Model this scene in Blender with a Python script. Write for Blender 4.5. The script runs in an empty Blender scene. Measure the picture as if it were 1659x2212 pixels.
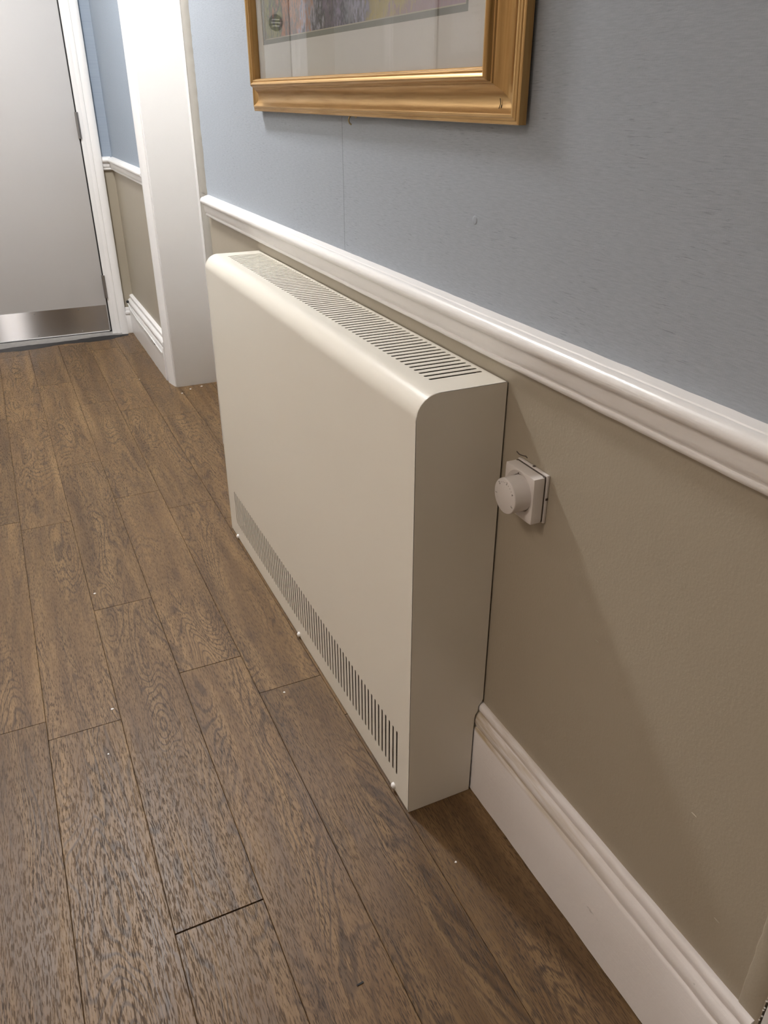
import bpy, bmesh, math, random
from mathutils import Vector, Matrix

# ------------------------------------------------------------------ camera, world, exposure
scene = bpy.context.scene
COL = scene.collection
CAM = (-0.6182, -0.8936, 1.1599)
YAW, PITCH, FPX = 0.4408, -0.4885, 1694.16
cam = bpy.data.cameras.new('camera')
cam.sensor_fit = 'HORIZONTAL'
cam.sensor_width = 36.0
cam.lens = FPX / 1659.0 * 36.0
cam.clip_start = 0.02
camo = bpy.data.objects.new('camera', cam)
COL.objects.link(camo)
fwd = Vector((math.sin(YAW) * math.cos(PITCH), math.cos(YAW) * math.cos(PITCH), math.sin(PITCH)))
rgt = fwd.cross(Vector((0, 0, 1))).normalized()
upv = rgt.cross(fwd)
camo.matrix_world = Matrix(((rgt.x, upv.x, -fwd.x, CAM[0]), (rgt.y, upv.y, -fwd.y, CAM[1]),
                            (rgt.z, upv.z, -fwd.z, CAM[2]), (0, 0, 0, 1)))
scene.camera = camo
world = bpy.data.worlds.new('world')
world.use_nodes = True
world.node_tree.nodes['Background'].inputs[0].default_value = (0.05, 0.05, 0.05, 1)
scene.world = world
vs = scene.view_settings
vs.view_transform = 'Standard'
vs.look = 'None'
vs.gamma = 1.0
vs.use_curve_mapping = False
vs.exposure = 2.56
LAMP = 71.0            # main corridor ceiling lamp, emission strength
FILL_BACK = 1.5  # weak fill lamp added behind the camera, out of view
FILL_ROOM = 3.9       # added fill lamp in the unseen room left of the corridor

random.seed(11)
XL = -1.25             # left wall
YB, YF = 3.60, -3.4    # far wall with the door, wall behind the camera
ZC = 2.75

# ------------------------------------------------------------------ helpers
def mesh_obj(name, bm, mat=None, parent=None, sharp=None):
    bmesh.ops.recalc_face_normals(bm, faces=bm.faces)
    if sharp is not None:
        for f in bm.faces:
            f.smooth = True
        for e in bm.edges:
            if len(e.link_faces) == 2:
                e.smooth = e.calc_face_angle(0) < math.radians(sharp)
            else:
                e.smooth = False
    me = bpy.data.meshes.new(name)
    bm.to_mesh(me)
    bm.free()
    if mat is not None:
        me.materials.append(mat)
    o = bpy.data.objects.new(name, me)
    COL.objects.link(o)
    if parent is not None:
        o.parent = parent
    return o

def tag(o, label, cat, group=None, kind=None):
    o['label'] = label
    o['category'] = cat
    if group:
        o['group'] = group
    if kind:
        o['kind'] = kind
    return o

def empty(name, loc=(0, 0, 0)):
    o = bpy.data.objects.new(name, None)
    o.empty_display_size = 0.05
    o.location = loc
    COL.objects.link(o)
    return o

def box(bm, x0, x1, y0, y1, z0, z1, bevel=0.0, seg=2):
    r = bmesh.ops.create_cube(bm, size=1.0)
    vs_ = r['verts']
    for v in vs_:
        v.co = Vector(((x0 + x1) / 2 + v.co.x * (x1 - x0), (y0 + y1) / 2 + v.co.y * (y1 - y0),
                       (z0 + z1) / 2 + v.co.z * (z1 - z0)))
    if bevel > 0:
        es = list({e for v in vs_ for e in v.link_edges})
        bmesh.ops.bevel(bm, geom=es, offset=bevel, segments=seg, affect='EDGES', profile=0.5)
    return bm

def boxo(name, b, mat, parent=None, bevel=0.0, seg=2):
    bm = bmesh.new()
    box(bm, *b, bevel=bevel, seg=seg)
    return mesh_obj(name, bm, mat, parent, sharp=35 if bevel else None)

def prism(bm, prof, a0, a1, axis='y'):
    """Closed profile (2D points) swept along an axis.  axis y: points are (x,z); axis x: (y,z); axis z: (x,y)."""
    def P(p, a):
        if axis == 'y':
            return (p[0], a, p[1])
        if axis == 'x':
            return (a, p[0], p[1])
        return (p[0], p[1], a)
    A = [bm.verts.new(P(p, a0)) for p in prof]
    B = [bm.verts.new(P(p, a1)) for p in prof]
    n = len(prof)
    for i in range(n):
        j = (i + 1) % n
        bm.faces.new((A[i], A[j], B[j], B[i]))
    bm.faces.new(A[::-1])
    bm.faces.new(B)
    return bm

def tube(bm, pts, r, n=8):
    rings = []
    pts = [Vector(p) for p in pts]
    for i, p in enumerate(pts):
        d = (pts[min(i + 1, len(pts) - 1)] - pts[max(i - 1, 0)]).normalized()
        a = d.orthogonal().normalized() if i == 0 else (rings_a - d * rings_a.dot(d)).normalized()
        rings_a = a
        b = d.cross(a)
        rings.append([bm.verts.new(p + (a * math.cos(t) + b * math.sin(t)) * r)
                      for t in [2 * math.pi * k / n for k in range(n)]])
    for i in range(len(rings) - 1):
        for k in range(n):
            bm.faces.new((rings[i][k], rings[i][(k + 1) % n], rings[i + 1][(k + 1) % n], rings[i + 1][k]))
    bm.faces.new(rings[0][::-1])
    bm.faces.new(rings[-1])
    return bm

def lathe(bm, prof, centre, axis, n=40):
    """prof: (radius, distance along axis).  axis: unit vector."""
    ax = Vector(axis).normalized()
    a = ax.orthogonal().normalized()
    b = ax.cross(a)
    c = Vector(centre)
    rings = []
    for r, h in prof:
        if r < 1e-6:
            rings.append([bm.verts.new(c + ax * h)])
        else:
            rings.append([bm.verts.new(c + ax * h + (a * math.cos(2 * math.pi * k / n) + b * math.sin(2 * math.pi * k / n)) * r)
                          for k in range(n)])
    for i in range(len(rings) - 1):
        R0, R1 = rings[i], rings[i + 1]
        for k in range(n):
            k2 = (k + 1) % n
            if len(R0) == 1 and len(R1) == 1:
                continue
            if len(R0) == 1:
                bm.faces.new((R0[0], R1[k], R1[k2]))
            elif len(R1) == 1:
                bm.faces.new((R0[k], R0[k2], R1[0]))
            else:
                bm.faces.new((R0[k], R0[k2], R1[k2], R1[k]))
    return bm

def text_mesh(name, body, size, origin, right, up, mat, parent, thick=0.0002, align='CENTER'):
    cu = bpy.data.curves.new(name, 'FONT')
    cu.body = body
    cu.size = size
    cu.extrude = thick
    cu.align_x = align
    cu.align_y = 'CENTER'
    tmp = bpy.data.objects.new(name + '_tmp', cu)
    COL.objects.link(tmp)
    bpy.context.view_layer.update()
    me = bpy.data.meshes.new_from_object(tmp.evaluated_get(bpy.context.evaluated_depsgraph_get()))
    bpy.data.objects.remove(tmp)
    r, u = Vector(right).normalized(), Vector(up).normalized()
    n = r.cross(u)
    o0 = Vector(origin)
    for v in me.vertices:
        v.co = o0 + r * v.co.x + u * v.co.y + n * v.co.z
    me.materials.clear()
    me.materials.append(mat)
    o = bpy.data.objects.new(name, me)
    COL.objects.link(o)
    o.parent = parent
    return o

# ------------------------------------------------------------------ materials
class NT:
    def __init__(self, name):
        self.m = bpy.data.materials.new(name)
        self.m.use_nodes = True
        self.t = self.m.node_tree
        self.b = self.t.nodes['Principled BSDF']
        self.out = self.t.nodes['Material Output']
    def n(self, typ, **kw):
        nd = self.t.nodes.new(typ)
        for k, v in kw.items():
            if k == 'inp':
                for kk, vv in v.items():
                    nd.inputs[kk].default_value = vv
            else:
                setattr(nd, k, v)
        return nd
    def l(self, a, b):
        self.t.links.new(a, b)
    def coord(self, scale=(1, 1, 1), kind='Object', off=None):
        tc = self.n('ShaderNodeTexCoord')
        mp = self.n('ShaderNodeMapping')
        mp.inputs['Scale'].default_value = scale
        self.l(tc.outputs[kind], mp.inputs['Vector'])
        if off is not None:
            self.l(off, mp.inputs['Location'])
        return mp.outputs[0]
    def noise(self, vec, scale=1.0, detail=3.0, rough=0.5, dist=0.0):
        nd = self.n('ShaderNodeTexNoise')
        nd.inputs['Scale'].default_value = scale
        nd.inputs['Detail'].default_value = detail
        nd.inputs['Roughness'].default_value = rough
        nd.inputs['Distortion'].default_value = dist
        self.l(vec, nd.inputs['Vector'])
        return nd.outputs[0]
    def math(self, op, a, b=None, c=None, clamp=False):
        nd = self.n('ShaderNodeMath', operation=op, use_clamp=clamp)
        for i, v in enumerate((a, b, c)):
            if v is None:
                continue
            if isinstance(v, (int, float)):
                nd.inputs[i].default_value = v
            else:
                self.l(v, nd.inputs[i])
        return nd.outputs[0]
    def rng(self, v, a, b, c=0.0, d=1.0):
        nd = self.n('ShaderNodeMapRange')
        for i, x in enumerate((a, b, c, d)):
            nd.inputs[i + 1].default_value = x
        self.l(v, nd.inputs[0])
        return nd.outputs[0]
    def mix(self, f, a, b, mode='MIX'):
        nd = self.n('ShaderNodeMix', data_type='RGBA', blend_type=mode)
        for i, v in ((0, f), (6, a), (7, b)):
            if isinstance(v, (int, float)):
                nd.inputs[i].default_value = v
            elif isinstance(v, tuple):
                nd.inputs[i].default_value = (v[0], v[1], v[2], 1)
            else:
                self.l(v, nd.inputs[i])
        return nd.outputs[2]
    def ramp(self, f, stops, interp='LINEAR'):
        nd = self.n('ShaderNodeValToRGB')
        cr = nd.color_ramp
        cr.interpolation = interp
        while len(cr.elements) < len(stops):
            cr.elements.new(0.5)
        for e, (p, c) in zip(cr.elements, stops):
            e.position = p
            e.color = (c[0], c[1], c[2], 1)
        self.l(f, nd.inputs[0])
        return nd.outputs[0]
    def bump(self, h, strength=0.2, dist=0.001):
        nd = self.n('ShaderNodeBump')
        nd.inputs['Strength'].default_value = strength
        nd.inputs['Distance'].default_value = dist
        self.l(h, nd.inputs['Height'])
        self.l(nd.outputs[0], self.b.inputs['Normal'])
    def set(self, col=None, rough=None, metal=None, spec=None):
        for nm, v in (('Base Color', col), ('Roughness', rough), ('Metallic', metal), ('Specular IOR Level', spec)):
            if v is None:
                continue
            if isinstance(v, tuple):
                self.b.inputs[nm].default_value = (v[0], v[1], v[2], 1)
            elif isinstance(v, (int, float)):
                self.b.inputs[nm].default_value = v
            else:
                self.l(v, self.b.inputs[nm])
        return self

def plain(name, col, rough=0.5, metal=0.0, var=0.04, scale=30.0, bump=0.0, bscale=300.0):
    k = NT(name)
    nz = k.noise(k.coord(), scale, 3)
    lo = tuple(max(0, c * (1 - var)) for c in col)
    hi = tuple(min(1, c * (1 + var)) for c in col)
    k.set(col=k.mix(nz, lo, hi), rough=rough, metal=metal)
    if bump:
        k.bump(k.noise(k.coord(), bscale, 2), bump, 0.001)
    return k.m

def wood_floor():
    k = NT('oak_vinyl_plank')
    oi = k.n('ShaderNodeObjectInfo')
    rv = k.n('ShaderNodeCombineXYZ')
    k.l(k.math('MULTIPLY', oi.outputs['Random'], 37.0), rv.inputs[0])
    k.l(k.math('MULTIPLY', oi.outputs['Random'], 91.0), rv.inputs[1])
    k.l(k.math('MULTIPLY', oi.outputs['Random'], 53.0), rv.inputs[2])
    off = rv.outputs[0]
    # cathedral figure: contour lines of a smooth stretched noise
    fig = k.noise(k.coord((8.0, 1.5, 1.0), off=off), 1.0, 1.5, 0.45, 0.5)
    wob = k.noise(k.coord((55.0, 14.0, 1.0), off=off), 1.0, 2.0, 0.5)
    ph = k.math('ADD', k.math('MULTIPLY', fig, 200.0), k.math('MULTIPLY', wob, 5.0))
    line = k.math('SINE', ph)
    line = k.rng(line, 0.35, 1.0)
    lm = k.rng(k.noise(k.coord((14.0, 2.2, 1.0), off=off), 1.0, 2.0), 0.40, 0.58)
    line = k.math('MULTIPLY', line, lm)
    # pores: short dark dashes along the board
    pore = k.noise(k.coord((560.0, 62.0, 1.0), off=off), 1.0, 2.0, 0.6, 0.3)
    pore = k.rng(pore, 0.50, 0.62)
    pore2 = k.noise(k.coord((190.0, 9.0, 1.0), off=off), 1.0, 3.0, 0.6, 0.4)
    pore2 = k.rng(pore2, 0.5, 0.72)
    pm = k.rng(k.noise(k.coord((16.0, 3.5, 1.0), off=off), 1.0, 3.0), 0.33, 0.62, 0.45, 1.0)
    tone = k.noise(k.coord((26.0, 2.4, 1.0), off=off), 1.0, 5.0, 0.62)
    base = k.ramp(tone, [(0.30, (0.112, 0.062, 0.026)), (0.5, (0.175, 0.102, 0.043)), (0.70, (0.258, 0.159, 0.070))])
    per = k.math('ADD', k.math('MULTIPLY', oi.outputs['Random'], 0.26), 0.87)
    pc = k.n('ShaderNodeCombineColor')
    for i in range(3):
        k.l(per, pc.inputs[i])
    base = k.mix(1.0, base, pc.outputs[0], 'MULTIPLY')
    c = k.mix(k.math('MULTIPLY', line, 0.60), base, (0.034, 0.018, 0.010))
    c = k.mix(k.math('MULTIPLY', k.math('MULTIPLY', pore2, pm), 0.55), c, (0.034, 0.021, 0.013))
    c = k.mix(k.math('MULTIPLY', k.math('MULTIPLY', pore, pm), 0.72), c, (0.026, 0.016, 0.011))
    # knots
    vo = k.n('ShaderNodeTexVoronoi')
    vo.inputs['Scale'].default_value = 1.0
    k.l(k.coord((9.0, 2.6, 1.0), off=off), vo.inputs['Vector'])
    kn = k.rng(vo.outputs['Distance'], 0.03, 0.14, 1.0, 0.0)
    c = k.mix(k.math('MULTIPLY', kn, 0.55), c, (0.050, 0.026, 0.014))
    h = k.math('SUBTRACT', 1.0, k.math('MAXIMUM', pore, k.math('MULTIPLY', line, 0.25)))
    rg = k.rng(tone, 0.3, 0.7, 0.36, 0.46)
    rg = k.math('ADD', rg, k.math('MULTIPLY', pore, 0.22))
    k.set(col=c, rough=rg, spec=0.42)
    k.bump(h, 0.32, 0.0005)
    return k.m

def wallpaper(name, tint=(1, 1, 1)):
    k = NT(name)
    fib = k.noise(k.coord((1, 55, 480)), 1.0, 4, 0.65)
    weave = k.noise(k.coord((1, 900, 260)), 1.0, 2, 0.5)
    slub = k.rng(k.noise(k.coord((1, 40, 520)), 1.0, 3, 0.6, 0.3), 0.58, 0.72)
    sm = k.rng(k.noise(k.coord((1, 6, 7)), 1.0, 3), 0.40, 0.62)
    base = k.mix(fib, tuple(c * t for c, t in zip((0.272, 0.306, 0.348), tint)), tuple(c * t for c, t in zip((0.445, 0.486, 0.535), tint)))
    base = k.mix(k.math('MULTIPLY', weave, 0.25), base, (0.50, 0.53, 0.56))
    base = k.mix(k.math('MULTIPLY', k.math('MULTIPLY', slub, sm), 0.55), base, (0.15, 0.16, 0.175))
    k.set(col=base, rough=0.75, spec=0.25)
    k.bump(k.math('ADD', fib, k.math('MULTIPLY', weave, 0.5)), 0.25, 0.0006)
    return k.m

def wall_paint(name, col):
    k = NT(name)
    n1 = k.noise(k.coord(), 4, 3)
    k.set(col=k.mix(n1, tuple(c * 0.96 for c in col), tuple(min(1, c * 1.04) for c in col)), rough=0.42)
    a = k.noise(k.coord(), 260, 2, 0.5)
    b = k.noise(k.coord(), 45, 2, 0.5)
    k.bump(k.math('ADD', a, k.math('MULTIPLY', b, 1.5)), 0.22, 0.0012)
    return k.m

def gloss_trim(name, col, chips=0.0, stain=False):
    k = NT(name)
    brush = k.noise(k.coord((220, 3, 220)), 1.0, 2, 0.5)
    c = k.mix(k.noise(k.coord(), 9, 4), tuple(x * 0.95 for x in col), col)
    if stain:
        s = k.rng(k.noise(k.coord((60, 5, 60)), 1.0, 4, 0.6), 0.40, 0.60)
        sx = k.n('ShaderNodeSeparateXYZ')
        k.l(k.coord(), sx.inputs[0])
        band = k.math('MULTIPLY', k.rng(sx.outputs[2], 0.146, 0.152), k.rng(sx.outputs[2], 0.215, 0.20))
        near = k.rng(sx.outputs[1], -0.42, -0.05)
        c = k.mix(k.math('MULTIPLY', k.math('MULTIPLY', s, band), k.math('MULTIPLY', near, 0.9)), c, (0.46, 0.36, 0.20))
    if chips:
        ch = k.rng(k.noise(k.coord((30, 12, 45)), 1.0, 5, 0.65), 0.70, 0.73)
        c = k.mix(k.math('MULTIPLY', ch, chips), c, (0.22, 0.19, 0.16))
    k.set(col=c, rough=0.29)
    k.bump(k.math('ADD', brush, k.math('MULTIPLY', k.noise(k.coord(), 55, 3, 0.6), 1.6)), 0.30, 0.0010)
    return k.m

def gold_leaf(name, sc):
    k = NT(name)
    g = k.noise(k.coord(sc), 1.0, 4, 0.6, 0.4)
    c = k.ramp(g, [(0.22, (0.36, 0.205, 0.068)), (0.45, (0.50, 0.305, 0.115)), (0.75, (0.60, 0.385, 0.165))])
    sp = k.rng(k.noise(k.coord(), 420, 3, 0.6), 0.70, 0.76)
    c = k.mix(k.math('MULTIPLY', sp, 0.6), c, (0.16, 0.08, 0.03))
    k.set(col=c, rough=k.rng(g, 0.3, 0.7, 0.42, 0.33), metal=0.75)
    k.bump(g, 0.15, 0.0006)
    return k.m

def artwork():
    k = NT('garden_print')
    tc = k.n('ShaderNodeTexCoord')
    sx = k.n('ShaderNodeSeparateXYZ')
    k.l(tc.outputs['Object'], sx.inputs[0])
    t = k.rng(sx.outputs[1], 0.449, -0.421)
    n1 = k.noise(k.coord((1, 11, 12)), 1.0, 4, 0.6)
    n2 = k.noise(k.coord((1, 95, 48)), 1.0, 3, 0.6)
    tt = k.math('ADD', t, k.math('MULTIPLY', k.math('SUBTRACT', n1, 0.5), 0.42))
    tt = k.math('ADD', tt, k.math('MULTIPLY', k.math('SUBTRACT', n2, 0.5), 0.26))
    c = k.ramp(tt, [(0.0, (0.30, 0.30, 0.30)), (0.07, (0.48, 0.48, 0.24)), (0.12, (0.22, 0.24, 0.21)), (0.18, (0.74, 0.42, 0.28)),
                    (0.23, (0.30, 0.29, 0.30)), (0.28, (0.62, 0.36, 0.26)), (0.33, (0.60, 0.60, 0.74)), (0.38, (0.10, 0.11, 0.14)), (0.44, (0.45, 0.38, 0.55)),
                    (0.50, (0.08, 0.09, 0.12)), (0.55, (0.64, 0.64, 0.78)), (0.61, (0.42, 0.41, 0.52)), (0.66, (0.66, 0.58, 0.26)),
                    (0.75, (0.70, 0.62, 0.36)), (0.81, (0.58, 0.46, 0.48)), (0.90, (0.62, 0.50, 0.54)), (1.0, (0.54, 0.44, 0.52))])
    low = k.rng(sx.outputs[2], 0.2325, 0.1225)
    mid = k.math('MULTIPLY', k.rng(t, 0.28, 0.40), k.rng(t, 0.66, 0.58))
    d = k.math('MULTIPLY', k.math('MULTIPLY', low, mid), k.rng(n2, 0.42, 0.58))
    c = k.mix(k.math('MULTIPLY', d, 0.8), c, (0.055, 0.062, 0.070))
    sk = k.rng(k.noise(k.coord((1, 170, 60)), 1.0, 2, 0.6), 0.56, 0.66)
    c = k.mix(k.math('MULTIPLY', sk, 0.35), c, (0.55, 0.52, 0.50))
    k.set(col=c, rough=0.6)
    return k.m

def glass_mat():
    k = NT('picture_glass')
    tr = k.n('ShaderNodeBsdfTransparent')
    gl = k.n('ShaderNodeBsdfGlossy')
    gl.inputs['Roughness'].default_value = 0.0
    fr = k.n('ShaderNodeFresnel')
    fr.inputs['IOR'].default_value = 1.50
    ms = k.n('ShaderNodeMixShader')
    k.l(fr.outputs[0], ms.inputs[0])
    k.l(tr.outputs[0], ms.inputs[1])
    k.l(gl.outputs[0], ms.inputs[2])
    k.l(ms.outputs[0], k.out.inputs['Surface'])
    return k.m

def brushed_steel():
    k = NT('brushed_steel')
    nz = k.noise(k.coord((6, 1, 1400)), 1.0, 3, 0.6)
    spk = k.noise(k.coord((900, 1, 900)), 1.0, 2, 0.6)
    gl = k.n('ShaderNodeBsdfAnisotropic')
    gl.inputs['Roughness'].default_value = 0.235
    gl.inputs['Anisotropy'].default_value = 0.82
    tg = k.n('ShaderNodeCombineXYZ')
    tg.inputs[0].default_value = 1.0
    k.l(tg.outputs[0], gl.inputs['Tangent'])
    k.l(k.mix(k.math('MULTIPLY', k.math('ADD', nz, spk), 0.5), (0.34, 0.315, 0.295), (0.56, 0.53, 0.51)), gl.inputs['Color'])
    k.l(gl.outputs[0], k.out.inputs['Surface'])
    return k.m

def emitter(name, col, s):
    k = NT(name)
    k.b.inputs['Base Color'].default_value = (0.9, 0.9, 0.88, 1)
    k.b.inputs['Emission Color'].default_value = (col[0], col[1], col[2], 1)
    k.b.inputs['Emission Strength'].default_value = s
    return k.m

M_WOOD = wood_floor()
M_SUB = plain('subfloor_dark', (0.035, 0.024, 0.017), 0.8)
M_PAPER = wallpaper('blue_linen_wallpaper')
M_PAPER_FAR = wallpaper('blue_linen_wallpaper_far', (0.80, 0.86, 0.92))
M_BEIGE = wall_paint('taupe_wall_paint', (0.400, 0.352, 0.270))
M_CREAM = wall_paint('cream_wall_paint', (0.80, 0.78, 0.74))
M_WHITE = gloss_trim('white_gloss_trim', (0.88, 0.86, 0.835))
M_BASE = gloss_trim('white_gloss_skirting', (0.90, 0.865, 0.85), 0.5, True)
M_JAMB = plain('white_satin_lining', (0.80, 0.788, 0.765), 0.38, var=0.03, scale=5, bump=0.12, bscale=120)
M_DOOR = plain('pale_grey_door_paint', (0.555, 0.535, 0.515), 0.45, var=0.02, scale=3, bump=0.08, bscale=300)
M_CEIL = plain('ceiling_white', (0.80, 0.79, 0.77), 0.8)
M_COVER = plain('cream_powder_coat', (0.775, 0.735, 0.640), 0.30, var=0.01, scale=5, bump=0.05, bscale=900)
M_SLOT_SHADE = plain('slot_shade_black', (0.012, 0.011, 0.010), 0.8)  # flat black painted in as the shade behind the cover slots
M_SLOT_SHADE.node_tree.nodes['Principled BSDF'].inputs['Specular IOR Level'].default_value = 0.0
M_CAP = plain('white_nylon_cap', (0.85, 0.84, 0.82), 0.28)
M_PLASTIC = plain('white_plastic', (0.74, 0.70, 0.665), 0.36, var=0.02)
M_PLASTIC_DK = plain('plastic_groove', (0.10, 0.08, 0.065), 0.7)
M_PRINT = plain('dark_print', (0.09, 0.07, 0.06), 0.6)
M_GOLD = gold_leaf('antique_gold_rail', (160, 7, 160))
M_GOLD_V = gold_leaf('antique_gold_stile', (160, 160, 7))
M_MAT = plain('cream_mount_board', (0.93, 0.92, 0.88), 0.85, var=0.02)
M_MAT_G = plain('sage_mount_board', (0.36, 0.37, 0.33), 0.85, var=0.03)
M_MAT_C = plain('mount_bevel', (0.72, 0.70, 0.60), 0.8)
M_ART = artwork()
M_GLASS = glass_mat()
M_STEEL = brushed_steel()
M_HINGE = plain('dull_steel', (0.30, 0.28, 0.265), 0.38, 0.9)
M_BRASS = plain('old_brass', (0.42, 0.32, 0.17), 0.32, 0.9)
M_DARK = plain('dark_seal', (0.014, 0.013, 0.013), 0.55)
M_GREYMETAL = plain('threshold_metal', (0.33, 0.315, 0.295), 0.5, 0.4, var=0.2, scale=40)
M_PUTTY = wall_paint('grey_putty', (0.36, 0.34, 0.295))
M_CABLE = plain('cable_white', (0.82, 0.81, 0.78), 0.35)
M_FLAKE = plain('paint_flake_white', (0.85, 0.83, 0.80), 0.6)
M_SIGN = plain('sign_navy', (0.035, 0.055, 0.10), 0.5)
M_SIGN_W = plain('sign_white', (0.8, 0.8, 0.8), 0.5)
M_NOTICE = plain('notice_paper', (0.82, 0.80, 0.79), 0.8)
M_FRAME_DK = plain('frame_back_dark', (0.03, 0.02, 0.012), 0.8)

# ------------------------------------------------------------------ room shell
floor = tag(boxo('floor', (-3.3, 0.62, YF, 3.72, -0.06, -0.0032), M_SUB), 'brown oak-look plank floor of the corridor', 'floor', kind='structure')
ceil_o = tag(boxo('ceiling', (-3.3, 0.62, YF - 0.1, YB + 0.2, ZC, ZC + 0.1), M_CEIL), 'white ceiling of the corridor', 'ceiling', kind='structure')

# planks (each its own piece); joint phases read from the photograph
PW, PL = 0.14385, 0.9645
PHASE = {-6: 0.11, -5: 0.74, -4: 0.33, -3: 0.86, -2: 0.535, -1: 0.475, 0: 0.910, 1: 0.573, 2: 0.430, 3: 0.288, 4: 0.70, 5: 0.15, 6: 0.55, 7: 0.3}
plank_cache = {}
def plank_mesh(w, l):
    key = (round(w, 4), round(l, 4))
    if key not in plank_cache:
        bm = bmesh.new()
        prof = [(-w / 2, -0.0031), (w / 2, -0.0031), (w / 2, -0.0008), (w / 2 - 0.0008, 0.0), (-w / 2 + 0.0008, 0.0), (-w / 2, -0.0008)]
        prism(bm, prof, -l / 2, l / 2, 'y')
        bmesh.ops.recalc_face_normals(bm, faces=bm.faces)
        me = bpy.data.meshes.new('plank')
        bm.to_mesh(me)
        bm.free()
        me.materials.append(M_WOOD)
        plank_cache[key] = me
    return plank_cache[key]
for kx in range(-18, -6):
    PHASE[kx] = (kx * 0.377) % 0.96
for kx, ph in PHASE.items():
    x0 = -0.584 + kx * PW
    x1 = x0 + PW
    xa, xb = x0, min(x1, 0.6)
    if xb - xa < 0.02:
        continue
    n0 = math.floor((YF - ph) / PL)
    for j in range(n0, 9):
        ya, yb = ph + j * PL, ph + (j + 1) * PL
        ya, yb = max(ya, YF), min(yb, 3.70)
        if kx >= 4 and not (yb > 1.7 and ya < 2.7) and not (ya < -0.5):
            continue
        if x1 < XL - 0.1:
            ya, yb = max(ya, -1.9), min(yb, 0.7)
        if yb - ya < 0.02:
            continue
        gap = 0.0006
        gy0 = gy1 = 0.0008
        if kx == 0 and abs(ya - (-0.0545)) < 0.01:
            gy0 = 0.0016
        if kx == 0 and abs(yb - (-0.0545)) < 0.01:
            gy1 = 0.0016
        if kx == 1 and abs(ya - 0.573) < 0.01:
            gy0 = 0.0012
        w, l = (xb - xa) - gap, (yb - ya) - gy0 - gy1
        o = bpy.data.objects.new('plank', plank_mesh(w, l))
        o.location = ((xa + xb) / 2, (ya + gy0 + yb - gy1) / 2, 0.0)
        COL.objects.link(o)
        o.parent = floor

# right wall: main run, run beyond the side doorway, piece over the doorway
XF = -0.012
Y_NEAR, Y_END, Y_FAR = -0.603, 1.80, 2.555
bm = bmesh.new()
box(bm, 0.0, 0.22, Y_NEAR, Y_END, 0, ZC)
box(bm, XF, 0.22, Y_FAR + 0.03, YB + 0.1, 0, ZC)
box(bm, 0.0, 0.22, Y_END, Y_FAR + 0.03, 2.03, ZC)
box(bm, 0.0, 0.22, -1.43, Y_NEAR, 2.03, ZC)
box(bm, 0.0, 0.22, YF, -1.43, 0, ZC)
wall_r = tag(mesh_obj('wall_right', bm, M_BEIGE), 'right corridor wall, blue linen paper above taupe paint', 'wall', kind='structure')
ZR0, ZR1 = 0.824, 0.888         # dado rail
def sheet(name, y0, y1, z0, z1, mat, x, t, parent, tl=0.0, tr=0.0):
    """thin paper drop on the wall, bottom corners may pull in by tl / tr"""
    bm = bmesh.new()
    A = [bm.verts.new((x - t, y0 + tl, z0)), bm.verts.new((x - t, y1 - tr, z0)), bm.verts.new((x - t, y1, z1)), bm.verts.new((x - t, y0, z1))]
    B = [bm.verts.new((x, v.co.y, v.co.z)) for v in A]
    bm.faces.new(A)
    bm.faces.new(B[::-1])
    for i in range(4):
        bm.faces.new((A[i], A[(i + 1) % 4], B[(i + 1) % 4], B[i]))
    return mesh_obj(name, bm, mat, parent)
SEAM = 0.597
sheet('wallpaper', Y_NEAR + 0.03, SEAM, ZR1 - 0.004, ZC, M_PAPER, 0.0, 0.0006, wall_r, tr=0.0012)
sheet('wallpaper', SEAM, 1.712, ZR1 - 0.004, ZC, M_PAPER, 0.0, 0.0006, wall_r)
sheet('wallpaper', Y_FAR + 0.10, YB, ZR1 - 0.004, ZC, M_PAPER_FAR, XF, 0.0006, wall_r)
bm = bmesh.new()
box(bm, -0.0002, 0.0, SEAM - 0.0014, SEAM + 0.0002, ZR1, 1.13)
mesh_obj('seam_shadow_gap', bm, M_PRINT, wall_r)  # dark strip colours in the shade of the open seam
# bare strip where an architrave used to be: rough putty with a ragged edge
def ragged(name, ya, yb, z0, z1, x, t, mat, parent, amp=0.004, side=0, seed=3):
    rnd = random.Random(seed)
    bm = bmesh.new()
    n = int((z1 - z0) / 0.012)
    prev = None
    for i in range(n + 1):
        z = z0 + (z1 - z0) * i / n
        a = ya - (rnd.random() * amp if side in (0, 2) else 0)
        b = yb + (rnd.random() * amp if side in (1, 2) else 0)
        tt = t * (0.7 + 0.6 * rnd.random())
        cur = (bm.verts.new((x, a, z)), bm.verts.new((x - tt, a + 0.002, z)), bm.verts.new((x - tt * (0.6 + 0.8 * rnd.random()), (a + b) / 2, z)),
               bm.verts.new((x - tt, b - 0.002, z)), bm.verts.new((x, b, z)))
        if prev:
            for q in range(4):
                bm.faces.new((prev[q], prev[q + 1], cur[q + 1], cur[q]))
        prev = cur
    return mesh_obj(name, bm, mat, parent, sharp=60)
o = ragged('putty_strip', 1.703, 1.797, ZR1, ZC, 0.0, 0.0016, M_PUTTY, wall_r, 0.006, 0, 5)
o['label'] = 'rough grey filler strip beside the wallpaper'
ragged('putty_strip', 1.708, 1.797, 0.0, ZR1, 0.0, 0.0016, M_PUTTY, wall_r, 0.004, 0, 6)
ragged('putty_strip', Y_NEAR + 0.001, Y_NEAR + 0.029, 0.200, ZC, 0.0, 0.0012, M_BEIGE, wall_r, 0.0015, 1, 7)
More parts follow.
